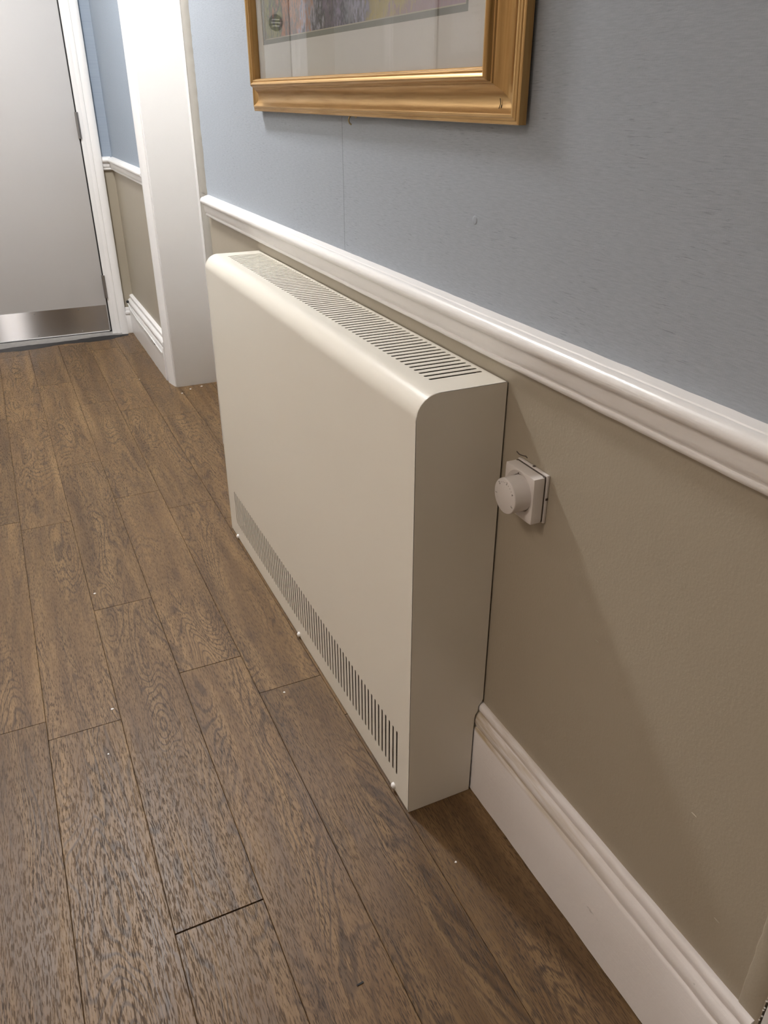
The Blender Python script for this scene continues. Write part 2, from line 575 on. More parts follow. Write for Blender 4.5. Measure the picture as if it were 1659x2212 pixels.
# chipped plaster lumps along the near corner
rnd = random.Random(4)
bm = bmesh.new()
for i in range(16):
    z = 0.212 + i * 0.0085 + rnd.random() * 0.004
    r = 0.0012 + rnd.random() * 0.0008
    bmesh.ops.create_icosphere(bm, subdivisions=1, radius=r, matrix=Matrix.Translation((-0.0004 + rnd.random() * 0.002, Y_NEAR + 0.0005 - rnd.random() * 0.0015, z)))
o = mesh_obj('chipped_plaster', bm, M_FLAKE, wall_r)
o['kind'] = 'stuff'
# short dark gouge above the thermostat, little dents
bm = bmesh.new()
tube(bm, [(-0.0002, -0.0335, 0.7055), (-0.0004, -0.040, 0.7038), (-0.0003, -0.049, 0.7050), (-0.0004, -0.056, 0.7070), (-0.0002, -0.060, 0.7058)], 0.0008, 6)
mesh_obj('gouge', bm, M_PRINT, wall_r)
for (y, z) in [(-0.52, 0.284), (-0.455, 0.397), (-0.25, 0.515)]:
    bm = bmesh.new()
    tube(bm, [(0.0004, y - 0.004, z), (-0.0005, y, z + 0.001), (0.0004, y + 0.004, z + 0.0005)], 0.0008, 6)
    mesh_obj('dent', bm, M_BEIGE, wall_r, sharp=60)
bm = bmesh.new()
lathe(bm, [(0, 0.0009), (0.004, 0.0008), (0.006, 0.0005), (0.0065, 0)], (-0.0004, 0.114, 1.0035), (-1, 0, 0), 14)
mesh_obj('filler_spot', bm, M_PAPER, wall_r, sharp=60)

OY0, OY1 = -1.75, 0.50        # opening added to let the side room's fill light in
bm = bmesh.new()
box(bm, XL - 0.1, XL, YF, OY0, 0, ZC)
box(bm, XL - 0.1, XL, OY1, YB, 0, ZC)
box(bm, XL - 0.1, XL, OY0, OY1, 2.15, ZC)
wall_l = tag(mesh_obj('wall_left', bm, M_CREAM), 'left corridor wall facing the convector', 'wall', kind='structure')
bm = bmesh.new()
box(bm, XL - 0.1, -1.02, YB + 0.0, YB + 0.1, 0, ZC)
box(bm, -0.13, 0.3, YB, YB + 0.1, 0, ZC)
box(bm, -1.02, -0.13, YB, YB + 0.1, 2.05, ZC)
wall_b = tag(mesh_obj('wall_back', bm, M_BEIGE), 'end wall of the corridor around the pale door', 'wall', kind='structure')
bm = bmesh.new()
box(bm, -0.064, XF, YB - 0.0006, YB, 0.88, ZC)
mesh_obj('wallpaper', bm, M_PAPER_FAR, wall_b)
tag(boxo('wall_front', (XL - 0.1, 0.62, YF - 0.1, YF, 0, ZC), M_BEIGE), 'corridor end wall opposite the pale door', 'wall', kind='structure')

bm = bmesh.new()
box(bm, -3.3, -3.2, -2.0, 0.8, 0, ZC)
box(bm, -3.2, XL - 0.1, -2.0, -1.9, 0, ZC)
box(bm, -3.2, XL - 0.1, 0.7, 0.8, 0, ZC)
tag(mesh_obj('wall_added_room', bm, M_CREAM), 'cream walls of the unseen room added for fill light', 'wall', kind='structure')  # room added off the corridor to hold the fill lamp
# side passages behind the doorways on the right
bm = bmesh.new()
box(bm, 0.40, 0.46, Y_END - 0.02, Y_FAR + 0.05, 0, ZC)
box(bm, 0.40, 0.46, -1.45, Y_NEAR + 0.02, 0, ZC)
box(bm, 0.22, 0.46, Y_END - 0.06, Y_END - 0.02, 0, ZC)
box(bm, 0.22, 0.46, Y_FAR + 0.03, Y_FAR + 0.07, 0, ZC)
box(bm, 0.22, 0.46, Y_NEAR + 0.02, Y_NEAR + 0.06, 0, ZC)
box(bm, 0.22, 0.46, -1.49, -1.45, 0, ZC)
tag(mesh_obj('wall_recess', bm, M_JAMB), 'white walls inside the side doorways', 'wall', kind='structure')

# ------------------------------------------------------------------ dado rail and skirting
RAIL = [(0, 0.8885), (-0.0125, 0.8850), (-0.0135, 0.8835), (-0.0150, 0.8838), (-0.0200, 0.8825), (-0.0243, 0.8795), (-0.0265, 0.8752), (-0.0268, 0.8705),
        (-0.0252, 0.8660), (-0.0220, 0.8628), (-0.0186, 0.8615), (-0.0172, 0.8606), (-0.0168, 0.8590), (-0.0158, 0.8470), (-0.0148, 0.8400),
        (-0.0118, 0.8368), (-0.0108, 0.8350), (-0.0128, 0.8338), (-0.0132, 0.8318), (-0.0122, 0.8288), (-0.0098, 0.8260), (0, 0.8245)]
def run(name, prof, y0, y1, mat, dx=0.0, seg=40, wav=0.0, seed=1):
    """moulding swept along y with slight hand-painted unevenness"""
    rnd = random.Random(seed)
    bm = bmesh.new()
    rings = []
    for i in range(seg + 1):
        y = y0 + (y1 - y0) * i / seg
        w = (rnd.random() - 0.5) * wav
        rings.append([bm.verts.new((p[0] + dx + (w if 0 < q < len(prof) - 1 else 0), y, p[1] + (w * 0.6 if q == 0 else 0))) for q, p in enumerate(prof)])
    for a, b in zip(rings, rings[1:]):
        for q in range(len(prof) - 1):
            bm.faces.new((a[q], a[q + 1], b[q + 1], b[q]))
    bm.faces.new(rings[0])
    bm.faces.new(rings[-1][::-1])
    return mesh_obj(name, bm, mat, None, sharp=38)
tag(run('trim_1', RAIL, Y_NEAR + 0.03, 1.690, M_WHITE, seg=120, wav=0.0009), 'white moulded dado rail between blue paper and taupe paint above the convector', 'dado rail', kind='structure')
tag(run('trim_2', RAIL, Y_FAR + 0.11, YB - 0.022, M_WHITE, XF, 20, 0.0004), 'white moulded dado rail beyond the side doorway, by the pale door', 'dado rail', kind='structure')
bm = bmesh.new()
prism(bm, [(YB + p[0], p[1]) for p in RAIL], -0.064, XF - 0.010, 'x')
tag(mesh_obj('trim_3', bm, M_WHITE, None, sharp=38), 'short white dado rail return beside the pale door', 'dado rail', kind='structure')
SKIRT = [(0, 0.2065), (-0.0050, 0.2052), (-0.0082, 0.2020), (-0.0090, 0.1965), (-0.0086, 0.1905), (-0.0074, 0.1880), (-0.0082, 0.1862), (-0.0112, 0.1835), (-0.0140, 0.1780),
         (-0.0152, 0.1715), (-0.0150, 0.1640), (-0.0138, 0.1605), (-0.0122, 0.1590), (-0.0122, 0.1560), (-0.0146, 0.1535), (-0.0158, 0.1500),
         (-0.0160, 0.0800), (-0.0155, 0.0016), (0, 0.0016)]
tag(run('baseboard_right', SKIRT, Y_NEAR + 0.004, 1.705, M_BASE, seg=120, wav=0.0010, seed=2), 'tall white moulded skirting along the taupe wall beside the convector', 'skirting board', kind='structure')
SKIRT_F = [(x * 1.9, z) for x, z in SKIRT]
bb2 = tag(run('baseboard_right_far', SKIRT_F, Y_FAR + 0.11, YB, M_WHITE, XF, 30, 0.0012, 3), 'tall white skirting with a clipped cable beyond the side doorway', 'skirting board', kind='structure')
bm = bmesh.new()
box(bm, -0.066, -0.040, YB - 0.020, YB, 0, 0.105, 0.002)
box(bm, -0.066, -0.040, YB - 0.026, YB, 0.105, 0.122, 0.004)
box(bm, -0.066, -0.040, YB - 0.016, YB, 0.122, 0.140, 0.003)
tag(mesh_obj('baseboard_back', bm, M_WHITE, None, sharp=35), 'short low skirting block in the corner by the pale door', 'skirting board', kind='structure')
# left wall trims (seen only in reflections)
bm = bmesh.new()
prism(bm, [(XL - p[0], p[1]) for p in RAIL], YF, OY0, 'y')
prism(bm, [(XL - p[0], p[1]) for p in SKIRT], YF, OY0, 'y')
prism(bm, [(XL - p[0], p[1]) for p in RAIL], 3.0, YB, 'y')
prism(bm, [(XL - p[0], p[1]) for p in SKIRT], 3.0, YB, 'y')
tag(mesh_obj('baseboard_left', bm, M_WHITE, None, sharp=38), 'white skirting and rail of the left wall', 'skirting board', kind='structure')

# ------------------------------------------------------------------ side doorway on the right: linings and architrave
bm = bmesh.new()
box(bm, -0.003, 0.22, Y_END, Y_END + 0.032, 0, 2.03, 0.004)
tag(mesh_obj('trim_4', bm, M_JAMB, None, sharp=35), 'white door lining edge at the end of the papered wall', 'door lining', kind='structure')
bm = bmesh.new()
box(bm, -0.020, 0.40, Y_FAR, Y_FAR + 0.030, 0.0, 2.03, 0.0015)
tag(mesh_obj('trim_5', bm, M_JAMB, None, sharp=35), 'wide white jamb lining of the side doorway facing the convector', 'door lining', kind='structure')
ARCH = [(0, 0.0), (-0.010, 0.0), (-0.012, 0.004), (-0.012, 0.016), (-0.0145, 0.020), (-0.0165, 0.030), (-0.0165, 0.036), (-0.0195, 0.040), (-0.0195, 0.052),
        (-0.0215, 0.058), (-0.0235, 0.068), (-0.0235, 0.084), (-0.021, 0.090), (0, 0.090)]
bm = bmesh.new()
prism(bm, [(XF + p[0] - 0.002, Y_FAR + 0.014 + 0.001 + p[1]) for p in ARCH], 0.0, 2.10, 'z')
tag(mesh_obj('trim_6', bm, M_WHITE, None, sharp=38), 'stepped white architrave on the far edge of the side doorway', 'architrave', kind='structure')
bm = bmesh.new()
box(bm, 0.0, 0.20, Y_NEAR - 0.028, Y_NEAR - 0.002, 0, 2.03, 0.002)
box(bm, -0.018, 0.02, Y_NEAR - 0.05, Y_NEAR - 0.003, 0, 0.19, 0.003)
tag(mesh_obj('trim_7', bm, M_JAMB, None, sharp=35), 'white lining and plinth block at the chipped near corner', 'door lining', kind='structure')

# ------------------------------------------------------------------ far door
YD = YB - 0.006
door = tag(boxo('door_1', (-1.000, -0.1535, YD, YD + 0.044, 0.024, 2.03), M_DOOR, None, 0.0015), 'pale flush door with a steel kick plate at the corridor end', 'door', kind='structure')
kp = boxo('kick_plate', (-0.985, -0.160, YD - 0.0016, YD, 0.026, 0.163), M_STEEL, door)
kp['label'] = 'brushed steel kick plate'
for x in (-0.30, -0.52, -0.74, -0.95):
    for z in (0.036, 0.152):
        bm = bmesh.new()
        lathe(bm, [(0, 0.0012), (0.0022, 0.001), (0.0034, 0)], (x, YD - 0.0016, z), (0, -1, 0), 12)
        mesh_obj('screw', bm, M_HINGE, kp, sharp=50)
boxo('hinge_gap_shade', (-0.1530, -0.1468, YD + 0.004, YD + 0.05, 0.0, 2.04), M_DARK, door)  # black strip painted as the shade between door and architrave
boxo('plate_edge', (-0.985, -0.160, YD - 0.0026, YD, 0.0215, 0.0260), M_CAP, kp)
for z0, z1 in ((0.200, 0.318), (0.972, 1.088), (1.75, 1.866)):
    h = empty('hinge', (0, 0, 0))
    h.parent = door
    bm = bmesh.new()
    lathe(bm, [(0, 0), (0.0085, 0), (0.0085, z1 - z0), (0, z1 - z0)], (-0.150, YD - 0.009, z0), (0, 0, 1), 16)
    mesh_obj('knuckle', bm, M_HINGE, h, sharp=50)
    boxo('leaf', (-0.156, -0.1442, YD - 0.0014, YD, z0, z1), M_HINGE, h)
# handle and round sign near the closing edge
hd = empty('lever_handle')
hd.parent = door
bm = bmesh.new()
lathe(bm, [(0, 0), (0.026, 0), (0.026, 0.006), (0.010, 0.009), (0.010, 0.045), (0, 0.045)], (-0.94, YD, 1.02), (0, -1, 0), 24)
mesh_obj('rose', bm, M_HINGE, hd, sharp=40)
bm = bmesh.new()
tube(bm, [(-0.94, YD - 0.042, 1.02), (-0.90, YD - 0.044, 1.02), (-0.83, YD - 0.044, 1.02)], 0.009, 12)
mesh_obj('lever', bm, M_HINGE, hd, sharp=40)
bm = bmesh.new()
lathe(bm, [(0, 0), (0.037, 0), (0.037, 0.0012), (0, 0.0012)], (-0.930, YD, 1.486), (0, -1, 0), 40)
sg = mesh_obj('door_sign', bm, M_SIGN, door, sharp=40)
sg['label'] = 'round dark blue door sign'
for i, (w, z) in enumerate([(0.040, 1.500), (0.048, 1.486), (0.036, 1.472)]):
    boxo('lettering', (-0.930 - w / 2, -0.930 + w / 2, YD - 0.0016, YD - 0.0012, z - 0.003, z + 0.003), M_SIGN_W, sg)
# architrave of the far door, threshold
bm = bmesh.new()
ARCH2 = [(0, 0), (-0.012, 0), (-0.0135, 0.003), (-0.0135, 0.022), (-0.017, 0.026), (-0.0195, 0.036), (-0.0195, 0.041), (-0.0165, 0.044), (-0.0190, 0.048), (-0.0250, 0.060), (-0.0250, 0.078), (-0.022, 0.082), (0, 0.082)]
prism(bm, [(-0.1470 + p[1], YB + p[0]) for p in ARCH2], 0.0, 2.12, 'z')
tag(mesh_obj('trim_8', bm, M_WHITE, None, sharp=38), 'white moulded architrave on the hinge side of the pale door', 'architrave', kind='structure')
bm = bmesh.new()
prism(bm, [(-1.005 - p[1], YB + p[0]) for p in ARCH2], 0.0, 2.12, 'z')
tag(mesh_obj('trim_9', bm, M_WHITE, None, sharp=38), 'white moulded architrave on the handle side of the pale door', 'architrave', kind='structure')
tag(boxo('trim_10', (-1.08, -0.07, YB - 0.02, YB, 2.035, 2.12), M_WHITE, None, 0.003), 'white head architrave over the pale door', 'architrave', kind='structure')
th = empty('threshold', (-0.55, 3.54, 0))
tag(th, 'worn grey metal threshold strip with black edge under the pale door', 'threshold')
bm = bmesh.new()
rnd = random.Random(8)
top = []
xs = [-1.06 + i * 0.02 for i in range(49)]
for i, x in enumerate(xs):
    top.append((x, 3.492 + 0.052 * (x + 1.06) / 0.96 + (rnd.random() - 0.5) * 0.006))
v0 = [bm.verts.new((x + 0.55, y - 3.54, 0.0004)) for x, y in top]
v1 = [bm.verts.new((x + 0.55, y - 3.54, 0.0042)) for x, y in top]
v2 = [bm.verts.new((x + 0.55, 3.590 - 3.54, 0.0075)) for x, y in top]
v3 = [bm.verts.new((x + 0.55, 3.594 - 3.54, 0.0170)) for x, y in top]
for A, B in ((v0, v1), (v1, v2), (v2, v3)):
    for i in range(len(A) - 1):
        bm.faces.new((A[i], A[i + 1], B[i + 1], B[i]))
mesh_obj('metal_strip', bm, M_GREYMETAL, th, sharp=40)
bm = bmesh.new()
edge = []
for i, (x, y) in enumerate(top):
    w = 0.042 + 0.016 * math.sin(i * 0.35) + rnd.random() * 0.005
    if i > 44:
        w *= max(0.05, (48 - i) / 4)
    edge.append((x + 0.02 if i < 47 else x + 0.028, y, w))
a = [bm.verts.new((x + 0.55, y - 3.54 - w * 0.8, 0.0003)) for x, y, w in edge]
b = [bm.verts.new((x + 0.55, y - 3.54 - w * 0.4, 0.0032)) for x, y, w in edge]
c = [bm.verts.new((x + 0.55, y - 3.54 + w * 0.35, 0.0068)) for x, y, w in edge]
for A, B in ((a, b), (b, c)):
    for i in range(len(A) - 1):
        bm.faces.new((A[i], A[i + 1], B[i + 1], B[i]))
mesh_obj('rubber_edge', bm, M_DARK, th, sharp=40)
boxo('door_seal', (-1.0 + 0.55, -0.150 + 0.55, 3.598 - 3.54, 3.632 - 3.54, 0.0, 0.020), M_DARK, th)

# ------------------------------------------------------------------ left wall door and notice (mirrored in the picture glass)
ld = tag(boxo('door_2', (XL, XL + 0.006, 1.55, 2.44, 0.01, 2.03), M_DOOR, None, 0.001), 'pale door in the left corridor wall', 'door', kind='structure')
boxo('door_gap', (XL, XL + 0.002, 2.440, 2.462, 0.01, 2.03), M_DARK, ld)
bm = bmesh.new()
prism(bm, [(XL - p[0], 2.462 + p[1]) for p in ARCH2], 0, 2.12, 'z')
box(bm, XL, XL + 0.011, 2.544, 2.86, 0, 2.12, 0.002)
prism(bm, [(XL - p[0], 2.86 + p[1]) for p in ARCH2], 0, 2.12, 'z')
tag(mesh_obj('trim_11', bm, M_WHITE, None, sharp=38), 'wide white casing of the left wall door', 'architrave', kind='structure')
nt = empty('notice', (XL + 0.0065, 2.21, 1.45))
tag(nt, 'printed white paper notice on the left wall door', 'notice')
boxo('sheet', (0, 0.0004, -0.10, 0.12, -0.14, 0.16), M_NOTICE, nt)
for s, z, sz in (("'t use your", 0.012, 0.017), ('nguage in', -0.012, 0.017), ('m', -0.038, 0.017), ('ols', -0.078, 0.017)):
    text_mesh('text_line', s, sz, (0.0007, -0.098, z), (0, 1, 0), (0, 0, 1), M_PRINT, nt, 0.0001, 'LEFT')

# ------------------------------------------------------------------ convector / radiator cover
H, D, L, RC = 0.800, 0.1476, 1.1828, 0.035
PITCH_S, SW = 0.015594, 0.0056
cov = empty('radiator_cover', (-D / 2, L / 2, 0))
tag(cov, 'cream steel convector cover with slotted top and slotted foot against the taupe wall', 'radiator cover')
OFF = Vector((D / 2, -L / 2, 0))
bm = bmesh.new()
def pv(P):
    return bm.verts.new(Vector(P) + OFF)
def slotted(yc0, n, s_lo, s_hi, sa, sb, mapf, inward):
    """panel from y=0..L, rows s_lo..s_hi; slots from sa..sb at yc0 + i*pitch.  mapf(y, s) -> xyz"""
    p2 = PITCH_S / 2
    ya, yb = yc0 - p2, yc0 + (n - 0.5) * PITCH_S
    pad = 0.006
    def quad(y0, y1, s0, s1):
        bm.faces.new([pv(mapf(y0, s0)), pv(mapf(y1, s0)), pv(mapf(y1, s1)), pv(mapf(y0, s1))])
    quad(0, L, s_lo, sa - pad)
    quad(0, L, sb + pad, s_hi)
    quad(0, ya, sa - pad, sb + pad)
    quad(yb, L, sa - pad, sb + pad)
    r = SW / 2
    NA = 5
    inv = Vector(inward) * 0.0008
    for i in range(n):
        yc = yc0 + i * PITCH_S
        left, right = [], []
        for q in range(NA + 1):
            t = math.pi / 2 * q / NA
            left.append((yc - r * math.sin(t), sa + r - r * math.cos(t)))
        for q in range(NA + 1):
            t = math.pi / 2 * q / NA
            left.append((yc - r * math.cos(t), sb - r + r * math.sin(t)))
        right = [(2 * yc - y, s) for y, s in left]
        bm.faces.new([pv(mapf(*q)) for q in [(yc - p2, sa - pad), (yc, sa - pad)] + left + [(yc, sb + pad), (yc - p2, sb + pad)]])
        bm.faces.new([pv(mapf(*q)) for q in [(yc + p2, sa - pad), (yc, sa - pad)] + right + [(yc, sb + pad), (yc + p2, sb + pad)]])
        for side in (left, right):
            for u, w in zip(side, side[1:]):
                U, Wv = Vector(mapf(*u)), Vector(mapf(*w))
                bm.faces.new([pv(U), pv(Wv), pv(Wv + inv), pv(U + inv)])
slotted(0.0500, 69, 0.0035, H - RC, 0.0505, 0.1555, lambda y, s: (-D, y, s), (1, 0, 0))
slotted(0.0575, 70, -D + RC, -0.0025, -0.0985, -0.0095, lambda y, s: (s, y, H), (0, 0, -1))
NR = 14
prev = None
for i in range(NR + 1):
    t = math.pi / 2 * i / NR
    x, z = -D + RC - RC * math.cos(t), H - RC + RC * math.sin(t)
    cur = (pv((x, 0, z)), pv((x, L, z)))
    if prev:
        bm.faces.new((prev[0], prev[1], cur[1], cur[0]))
    prev = cur
bmesh.ops.remove_doubles(bm, verts=bm.verts, dist=1e-5)
mesh_obj('casing', bm, M_COVER, cov, sharp=25)
# end panels scribed round the skirting
def end_panel(y0, y1):
    pts = [(-D, 0.0015), (-D, H - RC)]
    for i in range(1, NR + 1):
        t = math.pi / 2 * i / NR
        pts.append((-D + RC - RC * math.cos(t), H - RC + RC * math.sin(t)))
    pts += [(-0.0025, H), (-0.0035, 0.60), (-0.0030, 0.216), (-0.0058, 0.2100), (-0.0118, 0.2030), (-0.0120, 0.1920), (-0.0165, 0.1855), (-0.0180, 0.1780),
            (-0.0185, 0.1600), (-0.0192, 0.1480), (-0.0200, 0.0015)]
    bm = bmesh.new()
    prism(bm, [(x + OFF.x, z) for x, z in pts], y0 + OFF.y, y1 + OFF.y, 'y')
    return mesh_obj('end_panel', bm, M_COVER, cov, sharp=25)
end_panel(-0.0001, 0.0016)
end_panel(L - 0.0016, L + 0.0001)
bm = bmesh.new()
box(bm, -0.118 + OFF.x, -0.024 + OFF.x, 0.03 + OFF.y, L - 0.03 + OFF.y, 0.03, 0.70)
mesh_obj('heating_element', bm, M_SLOT_SHADE, cov)
bm = bmesh.new()
box(bm, -0.0225 + OFF.x, -0.0205 + OFF.x, 0.003 + OFF.y, L - 0.003 + OFF.y, 0.004, 0.16)
box(bm, -0.0055 + OFF.x, -0.0035 + OFF.x, 0.003 + OFF.y, L - 0.003 + OFF.y, 0.215, 0.79)
mesh_obj('back_liner', bm, M_SLOT_SHADE, cov)
for y, z in ((0.0595, 0.0125), (0.582, 0.0095), (1.112, 0.0085)):
    bm = bmesh.new()
    lathe(bm, [(0, 0.0060), (0.0022, 0.0058), (0.0042, 0.0048), (0.0056, 0.0030), (0.0061, 0.0010), (0.0061, 0.0)],
          Vector((-D, y, z)) + OFF, (-1, 0, 0), 20)
    sc_ = mesh_obj('screw_cap', bm, M_CAP, cov, sharp=60)
    sc_['label'] = 'white domed screw cap'

# ------------------------------------------------------------------ room thermostat
YT, ZT = -0.0800, 0.6648
ths = empty('room_thermostat', (0, YT, ZT))
tag(ths, 'white square room thermostat with a round numbered dial on the taupe wall', 'thermostat')
boxo('back_plate', (-0.0052, 0.0, -0.0358, 0.0358, -0.0368, 0.0372), M_PLASTIC, ths, 0.0016, 2)
boxo('shadow_gap', (-0.0095, -0.0050, -0.0335, 0.0335, -0.0345, 0.0350), M_PLASTIC_DK, ths)  # dark block gives the gap behind the housing its shade by colour
# housing with a dished ring round the dial
bm = bmesh.new()
S = 0.0352
NA = 64
def sq(t):
    c_, s_ = math.cos(t), math.sin(t)
    m_ = max(abs(c_), abs(s_))
    return (S * c_ / m_, S * s_ / m_)
prof = [(0.0225, -0.0180), (0.0265, -0.0180), (0.0272, -0.0222), (0.0300, -0.0236), (0.0322, -0.0249), (0.0333, -0.0255)]
ts = sorted(set([2 * math.pi * k / NA for k in range(NA)]))
rings = []
for r, x in prof:
    rings.append([bm.verts.new((x, r * math.cos(t), r * math.sin(t))) for t in ts])
def rsq(t, s, rad):
    y, z = sq(t)
    y, z = y / S * s, z / S * s
    # rounded corner
    cx_, cz_ = (s - rad) * (1 if y > 0 else -1), (s - rad) * (1 if z > 0 else -1)
    if abs(y) > s - rad and abs(z) > s - rad:
        v = Vector((y - cx_, z - cz_))
        v = v.normalized() * rad
        return (cx_ + v.x, cz_ + v.y)
    return (y, z)
for s, x, rad in ((S - 0.0012, -0.0255, 0.002), (S - 0.0003, -0.0251, 0.0024), (S, -0.0243, 0.0026), (S, -0.0086, 0.0026)):
    rings.append([bm.verts.new((x,) + rsq(t, s, rad)) for t in ts])
for A, B in zip(rings, rings[1:]):
    for i in range(NA):
        bm.faces.new((A[i], A[(i + 1) % NA], B[(i + 1) % NA], B[i]))
bm.faces.new(rings[0])
bm.faces.new(rings[-1])
mesh_obj('housing', bm, M_PLASTIC, ths, sharp=28)
bm = bmesh.new()
lathe(bm, [(0.0262, 0.0185), (0.0262, 0.0470), (0.0259, 0.0484), (0.0250, 0.0490), (0, 0.0490)], (0, -0.0012, 0.0006), (-1, 0, 0), 64)
dial = mesh_obj('dial', bm, M_PLASTIC, ths, sharp=45)
bm = bmesh.new()
lathe(bm, [(0.0262, 0.0), (0.0269, 0.0), (0.0269, 0.0012), (0.0262, 0.0012)], (-0.0205, -0.0012, 0.0006), (-1, 0, 0), 48)
mesh_obj('dial_gap', bm, M_PLASTIC_DK, ths)
RD = 0.0205
def dial_pos(deg, r=RD):
    a_ = math.radians(deg)
    return Vector((-0.0491, -0.0012 - r * math.sin(a_), 0.0006 + r * math.cos(a_)))
for ch, deg in (('1', -97), ('2', -44), ('3', 9), ('4', 62), ('5', 115)):
    a_ = math.radians(deg)
    text_mesh('numeral', ch, 0.0060, dial_pos(deg), (0, -math.cos(a_), -math.sin(a_)), (0, -math.sin(a_), math.cos(a_)), M_PRINT, dial, 0.00008)
for d0 in (-44, 9):
    for q in (1, 2, 3):
        bm = bmesh.new()
        P = dial_pos(d0 + q * 53 / 4)
        lathe(bm, [(0, 0.0001), (0.0006, 0.0001), (0.0006, 0)], P, (-1, 0, 0), 8)
        mesh_obj('dial_dot', bm, M_PRINT, dial)
bm = bmesh.new()
lathe(bm, [(0, 0.0002), (0.0012, 0.0002), (0.0012, 0)], (-0.0254, 0.0035, 0.0295), (-1, 0, 0), 14)
mesh_obj('pointer_mark', bm, M_PRINT, ths)
# little clips on the back plate edge
boxo('clip', (-0.0045, -0.0010, -0.0030, 0.0010, 0.0368, 0.0379), M_PLASTIC_DK, ths)
boxo('clip', (-0.0045, -0.0010, -0.0364, -0.0355, -0.0005, 0.0030), M_PLASTIC_DK, ths)

# ------------------------------------------------------------------ framed picture
FY0, FY1, FZ0, FZ1 = -0.002, 1.0845, 1.1275, 1.93
FW = 0.064
pic = empty('framed_picture', (0, (FY0 + FY1) / 2, FZ0))
tag(pic, 'gilt framed garden print with a cream mount on the blue wallpaper', 'picture')
PO = Vector((0, -(FY0 + FY1) / 2, -FZ0))
FP = [(0.0, 0.0060), (0.0, 0.0168), (0.0012, 0.0180), (0.0040, 0.0182), (0.0048, 0.0194), (0.0074, 0.0198), (0.0086, 0.0212), (0.0110, 0.0214), (0.0128, 0.0196),
      (0.0165, 0.0160), (0.0215, 0.0140), (0.0270, 0.0138), (0.0320, 0.0152), (0.0368, 0.0184), (0.0410, 0.0234), (0.0430, 0.0266), (0.0450, 0.0276), (0.0456, 0.0300),
      (0.0474, 0.0306), (0.0482, 0.0340), (0.0502, 0.0376), (0.0530, 0.0390), (0.0556, 0.0378), (0.0572, 0.0356), (0.0580, 0.0344), (0.0594, 0.0354), (0.0610, 0.0350),
      (0.0622, 0.0318), (0.0630, 0.0300), (0.0640, 0.0300), (0.0640, 0.0180)]
def frame_side(k):
    bm = bmesh.new()
    ends = []
    for e in (0, 1):
        ring = []
        for u, h in FP:
            cy = [(FY0 + u, FY1 - u)[e], FY0 + u, FY1 - u]
            if k == 0:      # bottom
                y, z = (FY0 + u, FY1 - u)[e], FZ0 + u
            elif k == 1:    # top
                y, z = (FY0 + u, FY1 - u)[e], FZ1 - u
            elif k == 2:    # near side
                y, z = FY0 + u, (FZ0 + u, FZ1 - u)[e]
            else:
                y, z = FY1 - u, (FZ0 + u, FZ1 - u)[e]
            ring.append(bm.verts.new(Vector((-h, y, z)) + PO))
        ends.append(ring)
    for i in range(len(FP) - 1):
        bm.faces.new((ends[0][i], ends[0][i + 1], ends[1][i + 1], ends[1][i]))
    bm.faces.new((ends[0][-1], ends[0][0], ends[1][0], ends[1][-1]))
    bm.faces.new(ends[0])
    bm.faces.new(ends[1])
    return mesh_obj('frame_side', bm, M_GOLD if k < 2 else M_GOLD_V, pic, sharp=40)
fs = [frame_side(k) for k in range(4)]
IY0, IY1, IZ0, IZ1 = FY0 + FW, FY1 - FW, FZ0 + FW, FZ1 - FW
def prect(name, x, y0, y1, z0, z1, t, mat):
    return boxo(name, (x, x + t, y0 + PO.y, y1 + PO.y, z0 + PO.z, z1 + PO.z), mat, pic)
prect('backing_board', -0.0120, FY0 + 0.012, FY1 - 0.012, FZ0 + 0.012, FZ1 - 0.012, 0.006, M_FRAME_DK)
AY0, AY1, AZ0, AZ1 = 0.128, 0.985, 1.2545, 1.84
prect('print', -0.0150, AY0, AY1, AZ0, AZ1, 0.0010, M_ART)
def mount(name, y0, y1, z0, z1, hy0, hy1, hz0, hz1, x, t, mat):
    bm = bmesh.new()
    for b_ in ((y0, y1, z0, hz0), (y0, y1, hz1, z1), (y0, hy0, hz0, hz1), (hy1, y1, hz0, hz1)):
        box(bm, x, x + t, b_[0] + PO.y, b_[1] + PO.y, b_[2] + PO.z, b_[3] + PO.z)
    return mesh_obj(name, bm, mat, pic)
g_ = 0.0085
mount('inner_mount', IY0 + 0.001, IY1 - 0.001, IZ0 + 0.001, IZ1 - 0.001, AY0 + g_, AY1 - g_, AZ0 + g_, AZ1 - g_, -0.0164, 0.0014, M_MAT_G)
mount('mount_bevel', AY0 + 0.004, AY1 - 0.004, AZ0 + 0.004, AZ1 - 0.004, AY0 + g_ + 0.0018, AY1 - g_ - 0.0018, AZ0 + g_ + 0.0018, AZ1 - g_ - 0.0018, -0.0160, 0.0009, M_MAT_C)
mount('outer_mount', IY0 + 0.0005, IY1 - 0.0005, IZ0 + 0.0005, IZ1 - 0.0005, AY0, AY1, AZ0, AZ1, -0.0180, 0.0016, M_MAT)
bm = bmesh.new()
vs4 = [bm.verts.new(Vector((-0.0205, y, z)) + PO) for y, z in ((IY0 - 0.001, IZ0 - 0.001), (IY1 + 0.001, IZ0 - 0.001), (IY1 + 0.001, IZ1 + 0.001), (IY0 - 0.001, IZ1 + 0.001))]
bm.faces.new(vs4)
me_ = mesh_obj('glass', bm, M_GLASS, pic).data
if me_.polygons[0].normal.x > 0:
    me_.flip_normals()
